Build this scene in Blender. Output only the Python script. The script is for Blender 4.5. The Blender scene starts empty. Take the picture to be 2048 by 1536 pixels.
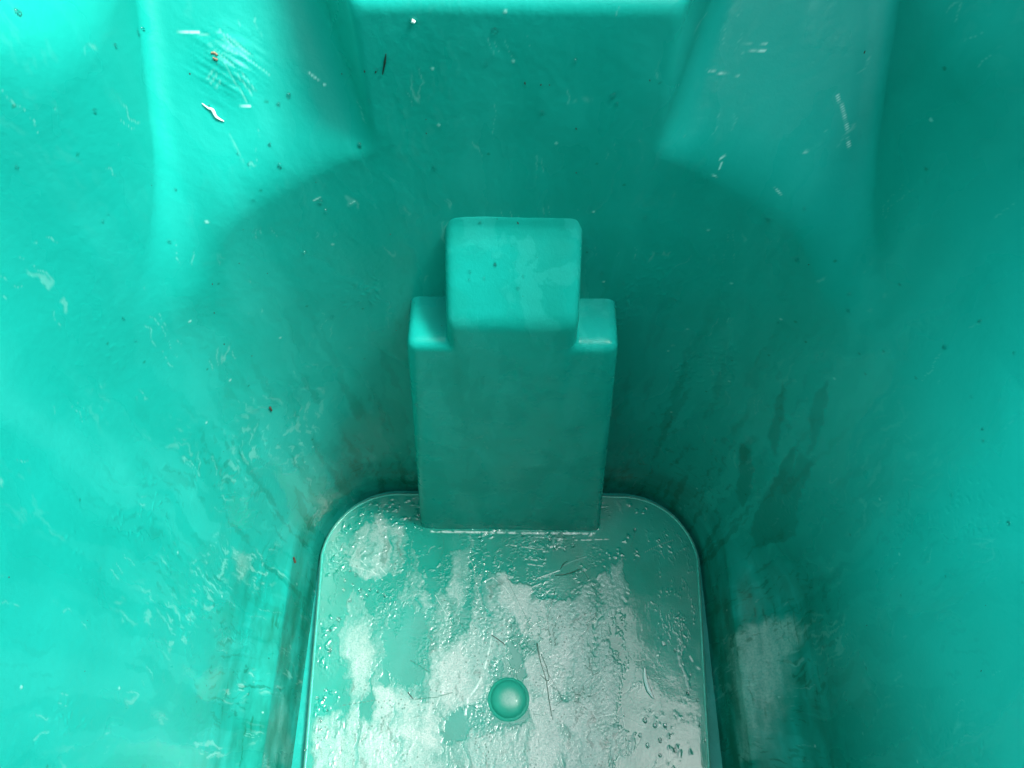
import bpy, bmesh, math, random
import numpy as np
from mathutils import Vector, Matrix
from mathutils.bvhtree import BVHTree

S = bpy.context.scene
# ------------------------------------------------------------------ camera
cam_data = bpy.data.cameras.new('camera')
cam = bpy.data.objects.new('camera', cam_data)
S.collection.objects.link(cam)
cam_data.sensor_width = 36.0
cam_data.lens = 36.0 * 1600 / 2048
cam_data.clip_start = 0.01
cam_data.clip_end = 200
cam.location = (0, 0, 0.85)
cam.rotation_euler = (math.radians(30), math.radians(0), math.radians(0))
cam.rotation_euler = (Matrix.Rotation(math.radians(30), 3, 'X') @ Matrix.Rotation(math.radians(0.7), 3, 'Z')).to_euler()
S.camera = cam

# ------------------------------------------------------------------ world
W = bpy.data.worlds.new('World'); S.world = W
W.use_nodes = True
wt = W.node_tree; wt.nodes.clear()
SUN = Vector((0.53, 0.0, 1.0)).normalized()          # towards the sun
el = math.asin(SUN.z); az = math.atan2(SUN.x, SUN.y)
sky = wt.nodes.new('ShaderNodeTexSky'); sky.sky_type = 'NISHITA'; sky.sun_disc = False
sky.sun_elevation = el; sky.sun_rotation = az
sky.dust_density = 4.0; sky.air_density = 1.0; sky.ozone_density = 1.0
hsv = wt.nodes.new('ShaderNodeHueSaturation'); hsv.inputs['Saturation'].default_value = 0.35
bg = wt.nodes.new('ShaderNodeBackground'); bg.inputs['Strength'].default_value = 0.15
wo = wt.nodes.new('ShaderNodeOutputWorld')
wt.links.new(sky.outputs[0], hsv.inputs['Color']); wt.links.new(hsv.outputs[0], bg.inputs['Color'])
wt.links.new(bg.outputs[0], wo.inputs['Surface'])
sun_d = bpy.data.lights.new('sun', 'SUN'); sun_d.energy = 2.05; sun_d.angle = math.radians(18)
sun_d.color = (1.0, 0.96, 0.90)
sun = bpy.data.objects.new('sun', sun_d); S.collection.objects.link(sun)
sun.location = (1, -1, 3); sun.rotation_euler = (-SUN).to_track_quat('-Z', 'Y').to_euler()

S.view_settings.view_transform = 'Standard'; S.view_settings.look = 'None'
S.view_settings.gamma = 1.0; S.view_settings.use_curve_mapping = False
S.view_settings.exposure = 1.88
S.cycles.max_bounces = 8; S.cycles.diffuse_bounces = 5
S.cycles.glossy_bounces = 4; S.cycles.transmission_bounces = 8
random.seed(7)

# ------------------------------------------------------------------ node helpers
class NT:
    def __init__(s, name):
        s.m = bpy.data.materials.new(name); s.m.use_nodes = True
        s.t = s.m.node_tree; s.t.nodes.clear()
        s.out = s.t.nodes.new('ShaderNodeOutputMaterial')
        s.bsdf = s.t.nodes.new('ShaderNodeBsdfPrincipled')
        s.t.links.new(s.bsdf.outputs[0], s.out.inputs[0])
    def n(s, typ, **kw):
        nd = s.t.nodes.new(typ)
        for k, v in kw.items(): setattr(nd, k, v)
        return nd
    def put(s, sock, v):
        if isinstance(v, bpy.types.NodeSocket): s.t.links.new(v, sock)
        elif v is not None: sock.default_value = v
    def coord(s): return s.n('ShaderNodeTexCoord').outputs['Object']
    def mapping(s, v, scale=(1, 1, 1), loc=(0, 0, 0), rot=(0, 0, 0)):
        m = s.n('ShaderNodeMapping'); s.put(m.inputs['Vector'], v)
        m.inputs['Scale'].default_value = scale; m.inputs['Location'].default_value = loc
        m.inputs['Rotation'].default_value = rot
        return m.outputs[0]
    def noise(s, v, scale, detail=4, rough=0.55, dist=0.0):
        m = s.n('ShaderNodeTexNoise'); s.put(m.inputs['Vector'], v)
        m.inputs['Scale'].default_value = scale; m.inputs['Detail'].default_value = detail
        m.inputs['Roughness'].default_value = rough; m.inputs['Distortion'].default_value = dist
        return m.outputs['Fac']
    def voro(s, v, scale, feature='F1', rand=1.0, out='Distance'):
        m = s.n('ShaderNodeTexVoronoi', feature=feature); s.put(m.inputs['Vector'], v)
        m.inputs['Scale'].default_value = scale; m.inputs['Randomness'].default_value = rand
        return m.outputs[out]
    def math(s, op, a, b=None, c=None, clamp=False):
        m = s.n('ShaderNodeMath', operation=op, use_clamp=clamp)
        s.put(m.inputs[0], a); s.put(m.inputs[1], b); s.put(m.inputs[2], c)
        return m.outputs[0]
    def ramp(s, v, a, b, lo=0.0, hi=1.0, smooth=True):
        m = s.n('ShaderNodeMapRange'); m.interpolation_type = 'SMOOTHSTEP' if smooth else 'LINEAR'
        s.put(m.inputs['Value'], v)
        m.inputs['From Min'].default_value = a; m.inputs['From Max'].default_value = b
        m.inputs['To Min'].default_value = lo; m.inputs['To Max'].default_value = hi
        return m.outputs['Result']
    def mix(s, f, a, b):
        m = s.n('ShaderNodeMix', data_type='RGBA'); s.put(m.inputs[0], f)
        s.put(m.inputs[6], a); s.put(m.inputs[7], b)
        return m.outputs[2]
    def mixf(s, f, a, b):
        m = s.n('ShaderNodeMix', data_type='FLOAT'); s.put(m.inputs[0], f)
        s.put(m.inputs[2], a); s.put(m.inputs[3], b)
        return m.outputs[0]
    def xyz(s, v):
        m = s.n('ShaderNodeSeparateXYZ'); s.put(m.inputs[0], v); return m.outputs
    def warp(s, v, scale, amp):
        nz = s.n('ShaderNodeTexNoise'); s.put(nz.inputs['Vector'], v); nz.inputs['Scale'].default_value = scale
        nz.inputs['Detail'].default_value = 3
        a = s.n('ShaderNodeVectorMath', operation='SUBTRACT'); s.put(a.inputs[0], nz.outputs['Color']); a.inputs[1].default_value = (.5, .5, .5)
        b = s.n('ShaderNodeVectorMath', operation='SCALE'); s.put(b.inputs[0], a.outputs[0]); b.inputs['Scale'].default_value = amp
        c = s.n('ShaderNodeVectorMath', operation='ADD'); s.put(c.inputs[0], v); s.put(c.inputs[1], b.outputs[0])
        return c.outputs[0]
    def bump(s, h, strength, dist, prev=None):
        m = s.n('ShaderNodeBump'); m.inputs['Strength'].default_value = strength
        m.inputs['Distance'].default_value = dist; s.put(m.inputs['Height'], h)
        if prev is not None: s.put(m.inputs['Normal'], prev)
        return m.outputs[0]
    def relief(s, hts):
        t = None
        for h, a in hts:
            t = s.math('MULTIPLY', h, a) if t is None else s.math('MULTIPLY_ADD', h, a, t)
        return s.bump(t, 1.0, 1.0)
    def segment(s, v, a, b, w):
        """mask of a thin scratch: 1 on the straight line a-b, fading at distance w and at its ends"""
        a = Vector(a); b = Vector(b); d = b - a; L = d.length
        pa = s.n('ShaderNodeVectorMath', operation='SUBTRACT'); s.put(pa.inputs[0], v); pa.inputs[1].default_value = a
        dt = s.n('ShaderNodeVectorMath', operation='DOT_PRODUCT'); s.put(dt.inputs[0], pa.outputs[0]); dt.inputs[1].default_value = d / (L * L)
        h = s.math('MULTIPLY', dt.outputs['Value'], 1.0, clamp=True)
        sc = s.n('ShaderNodeVectorMath', operation='SCALE'); sc.inputs[0].default_value = d; s.put(sc.inputs['Scale'], h)
        df = s.n('ShaderNodeVectorMath', operation='DISTANCE'); s.put(df.inputs[0], pa.outputs[0]); s.put(df.inputs[1], sc.outputs[0])
        return s.ramp(df.outputs['Value'], w * 0.3, w, 1, 0)

TEAL = (0.006, 0.325, 0.276, 1)
TEAL_D = (0.005, 0.275, 0.226, 1)
SCUM = (0.42, 0.66, 0.60, 1)

def moulded_material(name):
    """wall plastic: the patterns that have a place of their own come from mesh attributes worn / marks"""
    s = NT(name); v = s.coord()
    A = s.n('ShaderNodeAttribute', attribute_name='worn'); B = s.n('ShaderNodeAttribute', attribute_name='marks')
    a = s.n('ShaderNodeSeparateColor'); s.put(a.inputs[0], A.outputs['Color'])
    b = s.n('ShaderNodeSeparateColor'); s.put(b.inputs[0], B.outputs['Color'])
    film, wet, grime_shade = a.outputs; scale, mott, pale = b.outputs  # scale: painted sky sheen on the ledges
    col = s.mix(mott, TEAL, TEAL_D)
    col = s.mix(s.math('MULTIPLY', film, 0.62), col, (0.022, 0.38, 0.33, 1))
    fine = s.noise(v, 520, 2, 0.6)
    col = s.mix(s.math('MULTIPLY', s.math('MULTIPLY', fine, scale), 1.5, clamp=True), col, (0.40, 0.53, 0.49, 1))  # sky reflection put into the ledge colour
    col = s.mix(grime_shade, col, (0.003, 0.11, 0.068, 1))  # dirt, plus shade painted low on the walls
    col = s.mix(pale, col, (0.50, 0.80, 0.75, 1))
    s.put(s.bsdf.inputs['Base Color'], col)
    s.put(s.bsdf.inputs['Roughness'], s.mixf(wet, 0.42, 0.20))
    s.put(s.bsdf.inputs['Coat Weight'], s.ramp(wet, 0.965, 1.0, 0, 0.9)); s.bsdf.inputs['Coat Roughness'].default_value = 0.10
    s.bsdf.inputs['IOR'].default_value = 1.48; s.bsdf.inputs['Specular IOR Level'].default_value = 0.18
    nrm = s.relief([(fine, 0.00010)])
    s.put(s.bsdf.inputs['Normal'], nrm)
    # the single-walled sides are thin enough for daylight to glow through; the doubled back wall and the base are not
    X, Y, Z = s.xyz(v)
    thin = s.math('MULTIPLY', s.ramp(Y, 0.345, 0.17), s.ramp(Z, 0.10, 0.62))
    tr = s.n('ShaderNodeBsdfTranslucent'); s.put(tr.inputs['Color'], s.mix(mott, (0.008, 0.62, 0.54, 1), (0.006, 0.55, 0.47, 1))); s.put(tr.inputs['Normal'], nrm)
    mx = s.n('ShaderNodeMixShader'); s.put(mx.inputs[0], s.math('MULTIPLY', thin, 0.30))
    s.t.links.new(s.bsdf.outputs[0], mx.inputs[1]); s.t.links.new(tr.outputs[0], mx.inputs[2]); s.t.links.new(mx.outputs[0], s.out.inputs[0])
    return s.m

def floor_material():
    s = NT('wet_floor_plastic'); v = s.coord()
    A = s.n('ShaderNodeAttribute', attribute_name='worn'); B = s.n('ShaderNodeAttribute', attribute_name='marks')
    a = s.n('ShaderNodeSeparateColor'); s.put(a.inputs[0], A.outputs['Color'])
    b = s.n('ShaderNodeSeparateColor'); s.put(b.inputs[0], B.outputs['Color'])
    resid_sheen, thick_sheen, dirt = a.outputs; wet, mott, pale = b.outputs  # first two: dried film with sky reflection painted in
    fine = s.noise(v, 620, 3, 0.65)
    col = s.mix(mott, (0.004, 0.29, 0.225, 1), (0.003, 0.23, 0.17, 1))
    rc = s.mix(mott, (0.09, 0.33, 0.28, 1), (0.16, 0.36, 0.31, 1))
    rc = s.mix(thick_sheen, rc, (0.40, 0.50, 0.47, 1))  # whitest film, brightened in colour for the reflected sky
    sp = s.ramp(fine, 0.34, 0.58, 0.6, 1.0)
    col = s.mix(s.math('MULTIPLY', resid_sheen, sp), col, rc)
    col = s.mix(dirt, col, (0.03, 0.13, 0.095, 1))
    col = s.mix(pale, col, (0.66, 0.80, 0.76, 1))
    s.put(s.bsdf.inputs['Base Color'], col)
    s.put(s.bsdf.inputs['Roughness'], s.mixf(wet, 0.34, 0.11))
    s.bsdf.inputs['IOR'].default_value = 1.5
    s.bsdf.inputs['Coat Weight'].default_value = 0.42; s.bsdf.inputs['Coat Roughness'].default_value = 0.06
    s.put(s.bsdf.inputs['Normal'], s.relief([(s.math('MULTIPLY', fine, s.math('MULTIPLY_ADD', resid_sheen, 0.8, 0.25)), 0.00030)]))
    return s.m

def block_material():
    s = NT('green_block_plastic'); v = s.coord(); X, Y, Z = s.xyz(v)
    mott = s.noise(v, 18, 4, 0.6)
    col = s.mix(s.ramp(mott, 0.3, 0.7), TEAL, TEAL_D)
    vw = s.warp(v, 16, 0.02)
    st = s.noise(s.mapping(vw, (1, 1, 0.30)), 34, 4, 0.6, 0.3)
    film = s.ramp(st, 0.52, 0.56)
    col = s.mix(s.math('MULTIPLY', film, 0.32), col, (0.025, 0.38, 0.33, 1))
    fine = s.noise(v, 480, 3, 0.65)
    sp = s.math('MULTIPLY', s.ramp(s.voro(v, 110), 0.04, 0.07, 1, 0), s.ramp(s.noise(v, 9, 2), 0.5, 0.58, 0, 0.7))
    col = s.mix(sp, col, (0.01, 0.12, 0.08, 1))
    s.put(s.bsdf.inputs['Base Color'], col)
    s.put(s.bsdf.inputs['Roughness'], s.ramp(mott, 0.4, 0.6, 0.22, 0.38))
    s.bsdf.inputs['IOR'].default_value = 1.48; s.bsdf.inputs['Specular IOR Level'].default_value = 0.18
    s.put(s.bsdf.inputs['Normal'], s.relief([(fine, 0.00022), (s.noise(v, 45, 2), 0.0006), (film, 0.00004)]))
    return s.m

def simple_material(name, col, rough=0.5, var=0.3, scale=200, bump=0.0003):
    s = NT(name); v = s.coord()
    n_ = s.noise(v, scale, 4, 0.6)
    c2 = tuple(c * (1 - var) for c in col[:3]) + (1,)
    s.put(s.bsdf.inputs['Base Color'], s.mix(s.ramp(n_, 0.35, 0.65), col, c2))
    s.bsdf.inputs['Roughness'].default_value = rough
    s.put(s.bsdf.inputs['Normal'], s.bump(n_, 0.6, bump))
    return s.m

def water_material():
    s = NT('clear_water')
    s.bsdf.inputs['Base Color'].default_value = (1, 1, 1, 1)
    s.bsdf.inputs['Roughness'].default_value = 0.02
    s.bsdf.inputs['IOR'].default_value = 1.333
    s.bsdf.inputs['Transmission Weight'].default_value = 1.0
    return s.m

# ------------------------------------------------------------------ object helpers
def link(name, me, mat, parent=None):
    o = bpy.data.objects.new(name, me); S.collection.objects.link(o)
    if mat is not None:
        me.materials.clear(); me.materials.append(mat)
    if parent: o.parent = parent
    return o
def tag(o, label=None, cat=None, group=None, kind=None):
    if label: o['label'] = label
    if cat: o['category'] = cat
    if group: o['group'] = group
    if kind: o['kind'] = kind
def mesh_np(name, co, faces, normals=None, smooth=True):
    me = bpy.data.meshes.new(name)
    me.vertices.add(len(co)); me.vertices.foreach_set('co', co.astype(np.float32).ravel())
    nf = len(faces)
    me.loops.add(nf * 4); me.loops.foreach_set('vertex_index', faces.astype(np.int32).ravel())
    me.polygons.add(nf)
    me.polygons.foreach_set('loop_start', np.arange(0, nf * 4, 4, dtype=np.int32))
    me.update(calc_edges=True); me.validate()
    me.polygons.foreach_set('use_smooth', np.ones(nf, dtype=bool))
    if normals is not None:
        me.normals_split_custom_set_from_vertices([tuple(n_) for n_ in normals])
    return me

# ------------------------------------------------------------------ measured marks (metres; angle and height on the walls)
SCR = [([(0.0912, 0.397, 0.5491), (0.1018, 0.4084, 0.5389), (0.1089, 0.4083, 0.5387)], 0.7), ([(0.093, 0.3946, 0.5412), (0.1047, 0.4038, 0.5338)], 0.7), ([(0.1133, 0.4016, 0.5314), (0.1218, 0.4006, 0.5302), (0.1327, 0.3997, 0.5293)], 0.7), ([(0.1261, 0.412, 0.5429), (0.1477, 0.4117, 0.5425)], 0.5), ([(0.134, 0.4084, 0.5389), (0.1473, 0.4091, 0.5397)], 0.4), ([(0.1932, 0.3929, 0.5216), (0.1988, 0.3863, 0.5143), (0.202, 0.3795, 0.5068), (0.2048, 0.3723, 0.4988)], 0.5), ([(-0.1236, 0.3987, 0.5281), (-0.1144, 0.3943, 0.5232)], 0.8), ([(-0.2511, 0.2817, 0.5334), (-0.2531, 0.2799, 0.5222), (-0.255, 0.2782, 0.5112)], 0.6), ([(-0.0142, 0.3595, 0.4275), (-0.006, 0.3587, 0.4265), (0.0056, 0.359, 0.4269), (0.0066, 0.361, 0.4292)], 0.6), ([(0.0241, 0.3569, 0.4245), (0.0391, 0.3578, 0.4254)], 0.5), ([(-0.2615, 0.2715, 0.421), (-0.261, 0.2714, 0.4103)], 0.7), ([(-0.1997, 0.4129, 0.5438), (-0.1863, 0.4133, 0.5444)], 0.5), ([(-0.1314, 0.3641, 0.4557), (-0.1267, 0.365, 0.4581)], 0.8), ([(-0.1088, 0.3671, 0.4501), (-0.105, 0.3673, 0.4527)], 0.6), ([(0.1635, 0.3596, 0.4779), (0.1681, 0.357, 0.474)], 0.6), ([(0.222, 0.3262, 0.5132), (0.2245, 0.3196, 0.5233)], 0.5), ([(0.2316, 0.3104, 0.3912), (0.2326, 0.3094, 0.3952)], 1.0), ([(-0.1672, 0.3863, 0.5143), (-0.1606, 0.386, 0.514)], 0.5), ([(0.1271, 0.3697, 0.4915), (0.1298, 0.3706, 0.4935)], 1.0), ([(0.1243, 0.3662, 0.4813), (0.1274, 0.3657, 0.4801)], 0.9), ([(0.1287, 0.3687, 0.4895), (0.1275, 0.3672, 0.4855)], 0.8), ([(0.2655, 0.226, 0.1893), (0.267, 0.2194, 0.1825)], 0.6), ([(-0.2287, 0.3115, 0.3188), (-0.2263, 0.3147, 0.3461)], 0.7), ([(-0.2089, 0.3286, 0.2329), (-0.207, 0.3301, 0.2274)], 1.0), ([(-0.2067, 0.3307, 0.2578), (-0.2049, 0.3319, 0.2424)], 0.8), ([(0.2376, 0.2983, 0.2681), (0.2396, 0.2943, 0.2532)], 0.5), ([(-0.2169, 0.1568, 0.0021), (-0.2356, 0.2251, 0.0313), (-0.2393, 0.2508, 0.0494)], 0.35), ([(-0.2653, 0.1824, 0.061), (-0.2651, 0.2066, 0.0961), (-0.2618, 0.2192, 0.1182)], 0.5)]
GLINT = [([(-0.1744, 0.4141, 0.5453), (-0.1665, 0.4078, 0.5383)], 0.7), ([(-0.1703, 0.4124, 0.5433), (-0.1585, 0.4055, 0.5357)], 0.7), ([(-0.1661, 0.4106, 0.5413), (-0.1565, 0.4048, 0.5349)], 0.6), ([(-0.1738, 0.4087, 0.5392), (-0.1639, 0.4051, 0.5352)], 0.6), ([(-0.1785, 0.4068, 0.5371), (-0.1674, 0.4014, 0.5311)], 0.6), ([(-0.1656, 0.3977, 0.5269), (-0.1585, 0.3902, 0.5186)], 0.6), ([(-0.1633, 0.3986, 0.528), (-0.1562, 0.3917, 0.5203)], 0.5), ([(-0.1682, 0.3958, 0.5248), (-0.1619, 0.3873, 0.5154)], 0.6), ([(-0.1847, 0.3956, 0.5247), (-0.1797, 0.3994, 0.5289)], 0.7), ([(-0.1829, 0.3941, 0.523), (-0.1781, 0.3976, 0.5268)], 0.7), ([(-0.1802, 0.3923, 0.521), (-0.1757, 0.3957, 0.5248)], 0.6), ([(-0.1727, 0.4023, 0.5321), (-0.1678, 0.3943, 0.5232)], 0.5), ([(-0.191, 0.4118, 0.5427), (-0.1746, 0.4131, 0.5441)], 0.5), ([(-0.1582, 0.4033, 0.5332), (-0.147, 0.3978, 0.5271)], 0.5)]
DARK = [([(0.2431, 0.2592, 0.0867), (0.2455, 0.2383, 0.0592), (0.2451, 0.197, 0.0355)], 1.3), ([(0.2188, 0.3195, 0.2307), (0.2234, 0.3132, 0.188), (0.2252, 0.31, 0.1675)], 1.6), ([(0.2159, 0.3228, 0.2565), (0.2188, 0.3195, 0.2307)], 0.9), ([(0.082, 0.3714, 0.5484), (0.0802, 0.3704, 0.5472)], 0.8), ([(-0.2256, 0.3154, 0.3451), (-0.2323, 0.3071, 0.3108), (-0.2365, 0.3001, 0.2741)], 0.6), ([(-0.222, 0.3157, 0.2165), (-0.2326, 0.2974, 0.1476)], 0.8), ([(0.2276, 0.3117, 0.29), (0.2322, 0.3044, 0.2419), (0.2375, 0.2938, 0.2039)], 0.8)]
WETP = [[(0.8145, 0.1943), (0.8444, 0.1921), (0.8913, 0.1731), (0.9233, 0.1465), (0.9295, 0.121), (0.8834, 0.1294)], [(0.9721, 0.1756), (0.9426, 0.2255), (0.9461, 0.2507), (0.9931, 0.214), (0.9723, 0.2505), (1.014, 0.2499), (1.0533, 0.198), (1.114, 0.1557), (1.0997, 0.131), (1.0584, 0.0946), (1.0109, 0.1007), (0.9802, 0.1413)], [(0.9114, 0.3065), (0.913, 0.3372), (0.9707, 0.2931), (0.9864, 0.258)], [(0.8682, 0.2369), (0.8374, 0.277), (0.8243, 0.3044), (0.8707, 0.2648), (0.9128, 0.2199)]]
FILMP = [[(0.644, 0.4275), (0.655, 0.4394), (0.6887, 0.4022), (0.722, 0.3605), (0.7531, 0.3273), (0.7251, 0.32), (0.6832, 0.3651)], [(0.8437, 0.4363), (0.8514, 0.4772), (0.8158, 0.5292), (0.8398, 0.5252), (0.8903, 0.4703), (0.8965, 0.4201), (0.9239, 0.3688), (0.8918, 0.3704)], [(0.9185, 0.3983), (0.9489, 0.409), (0.9967, 0.3813), (0.9778, 0.3715)], [(-0.7298, 0.3851), (-0.69, 0.3712), (-0.6991, 0.3474), (-0.7432, 0.3229), (-0.7323, 0.3545), (-0.7518, 0.3589)], [(-0.79, 0.2986), (-0.7494, 0.2454), (-0.7848, 0.1708), (-0.8564, 0.0632), (-0.878, 0.1248), (-0.8433, 0.2047)], [(-1.1668, 0.3635), (-1.1675, 0.3413), (-1.2317, 0.2958), (-1.2572, 0.3041), (-1.2172, 0.3387)], [(-1.1257, 0.3182), (-1.0969, 0.2769), (-1.1133, 0.2297), (-1.1429, 0.238), (-1.1426, 0.2853)]]
SHEENP = [[(1.2973, 0.0347), (1.3002, 0.0493), (1.2856, 0.0631), (1.3249, 0.0847), (1.3527, 0.0922), (1.3923, 0.0941), (1.4333, 0.0755), (1.5437, 0.0715), (1.65, 0.0604), (1.7815, 0.0512), (1.801, 0.0303), (1.5911, 0.0337), (1.4258, 0.0348), (1.3469, 0.033)], [(-1.5869, 0.0343), (-1.5461, 0.0303), (-1.5695, 0.0221), (-1.6839, 0.0094), (-1.7626, -0.0125), (-1.8325, -0.0033), (-1.8187, 0.0307), (-1.7352, 0.0364), (-1.651, 0.0417)], [(-1.1611, 0.1421), (-1.1366, 0.1222), (-1.1463, 0.1133), (-1.2141, 0.1081), (-1.2095, 0.119)]]  # ledge patches of reflected sky, laid as pale colour
DROPS = [(-0.0164, 0.3708, 0.5584), (-0.0549, 0.3715, 0.5834), (-0.0747, 0.369, 0.4995), (0.0881, 0.3672, 0.4403), (0.1903, 0.3427, 0.4286), (0.0312, 0.3192, 0.3428), (0.0417, 0.3185, 0.3179), (-0.0261, 0.3182, 0.3176), (-0.0396, 0.3179, 0.3094), (-0.0446, 0.318, 0.2982), (-0.022, 0.3179, 0.3106), (-0.0288, 0.3191, 0.3402), (-0.0127, 0.3475, 0.4134), (0.0067, 0.3418, 0.4066), (0.0655, 0.3655, 0.3818), (-0.03, 0.344, 0.4092), (-0.0311, 0.3401, 0.4047), (-0.0203, 0.3409, 0.4056), (0.0034, 0.3367, 0.4007), (0.0482, 0.3166, 0.268), (0.058, 0.3149, 0.2324), (0.0698, 0.312, 0.1697), (0.0763, 0.31, 0.1275), (-0.0103, 0.3125, 0.1806), (0.0522, 0.3133, 0.1967), (0.0645, 0.3071, 0.0656), (0.0037, 0.3118, 0.1649), (-0.0288, 0.3106, 0.1399), (-0.0421, 0.3108, 0.1438), (0.276, 0.2421, 0.4669), (0.2785, 0.2347, 0.4778), (0.2657, 0.2645, 0.4658), (0.2641, 0.268, 0.4342), (0.2766, 0.2391, 0.423), (0.2815, 0.2221, 0.4148), (0.2829, 0.2158, 0.4098), (0.2872, 0.166, 0.404), (0.2833, 0.2012, 0.3602), (0.1943, 0.3402, 0.3875), (0.1972, 0.3382, 0.3634), (0.1838, 0.3511, 0.4688), (0.165, 0.3545, 0.4545), (-0.0909, 0.4167, 0.5538), (-0.0907, 0.388, 0.5323), (-0.2174, 0.4086, 0.5487), (-0.2185, 0.4038, 0.5496), (-0.2195, 0.333, 0.5509), (-0.2179, 0.33, 0.4506), (-0.165, 0.3644, 0.4876), (-0.1506, 0.3716, 0.4966), (-0.1474, 0.3601, 0.4083), (-0.1274, 0.3648, 0.4545), (-0.1255, 0.3651, 0.4446), (-0.0957, 0.3714, 0.4977), (-0.1462, 0.3659, 0.4857), (-0.1708, 0.3681, 0.4935), (-0.2332, 0.3076, 0.4928), (-0.2304, 0.3114, 0.495), (-0.2437, 0.29, 0.5488), (-0.2328, 0.3049, 0.6007), (-0.2185, 0.3751, 0.5633), (-0.2309, 0.3337, 0.6096), (-0.2494, 0.2903, 0.4234), (-0.2503, 0.2878, 0.4019), (-0.2099, 0.3507, 0.4758), (-0.1295, 0.3629, 0.3477), (-0.1424, 0.3604, 0.3309), (-0.0797, 0.3644, 0.3454), (0.1862, 0.3438, 0.1863), (0.2274, 0.3139, 0.3612), (0.2223, 0.32, 0.4198), (0.2266, 0.3158, 0.4085), (-0.0796, 0.3163, 0.2511), (-0.0814, 0.3116, 0.1605), (-0.0797, 0.3172, 0.2637), (0.1106, 0.356, 0.0682), (0.1064, 0.3571, 0.1042), (-0.0127, 0.347, 0.4128), (-0.1669, 0.3549, 0.4659), (-0.1371, 0.3903, 0.5188), (-0.1436, 0.3865, 0.5145), (0.0321, 0.3708, 0.5612), (0.0554, 0.3702, 0.5387), (0.0583, 0.37, 0.5333), (0.0158, 0.3698, 0.5259), (-0.0112, 0.3714, 0.5788), (-0.05, 0.3685, 0.4825), (-0.023, 0.3658, 0.4349)]
PLD = [(-0.1724, 0.2552, 0.0), (-0.1655, 0.2509, -0.0), (-0.1509, 0.2295, -0.0), (-0.1323, 0.2297, 0.0), (-0.1241, 0.2271, -0.0), (-0.121, 0.2219, 0.0), (-0.1724, 0.2082, -0.0), (-0.1782, 0.2039, 0.0), (-0.1862, 0.1925, -0.0), (-0.1829, 0.1335, 0.0), (-0.1838, 0.125, -0.0), (-0.1837, 0.1724, 0.0), (-0.1918, 0.2727, 0.0), (-0.1865, 0.2644, 0.0), (-0.179, 0.1148, -0.0), (-0.1841, 0.0964, 0.0), (-0.1953, 0.0784, 0.0), (-0.1905, 0.1264, 0.0), (-0.1689, 0.2239, 0.0), (-0.1595, 0.2347, 0.0), (-0.1488, 0.2348, 0.0), (-0.1407, 0.2339, 0.0), (0.0275, 0.2896, 0.0), (0.044, 0.2927, 0.0), (0.0603, 0.2815, 0.0), (0.0687, 0.2873, 0.0), (0.0738, 0.2732, -0.0), (0.0494, 0.2842, 0.0), (0.0137, 0.298, 0.0), (-0.0333, 0.2945, 0.0), (-0.0555, 0.2971, -0.0), (0.1487, 0.1518, 0.0), (0.1713, 0.1766, -0.0), (0.1843, 0.1522, 0.0), (0.1806, 0.1354, -0.0), (0.1879, 0.162, -0.0), (0.1411, 0.1185, 0.0), (0.1549, 0.1048, -0.0), (0.159, 0.0958, 0.0), (0.145, 0.1047, -0.0), (0.1355, 0.1092, -0.0), (0.1489, 0.0911, 0.0), (0.1627, 0.0824, 0.0), (0.1478, 0.0778, -0.0), (0.1363, 0.0865, 0.0), (0.1296, 0.0954, -0.0), (0.115, 0.1135, 0.0), (-0.1767, 0.2453, 0.0), (-0.168, 0.24, 0.0), (-0.1765, 0.2345, 0.0), (-0.156, 0.2267, -0.0), (-0.1853, 0.1055, -0.0), (-0.1902, 0.117, 0.0), (-0.1024, 0.3199, 0.0), (-0.1121, 0.315, 0.0), (0.1386, 0.3054, -0.0), (0.1894, 0.1052, 0.0), (0.1929, 0.0916, 0.0), (0.1894, 0.1284, 0.0)]
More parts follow.
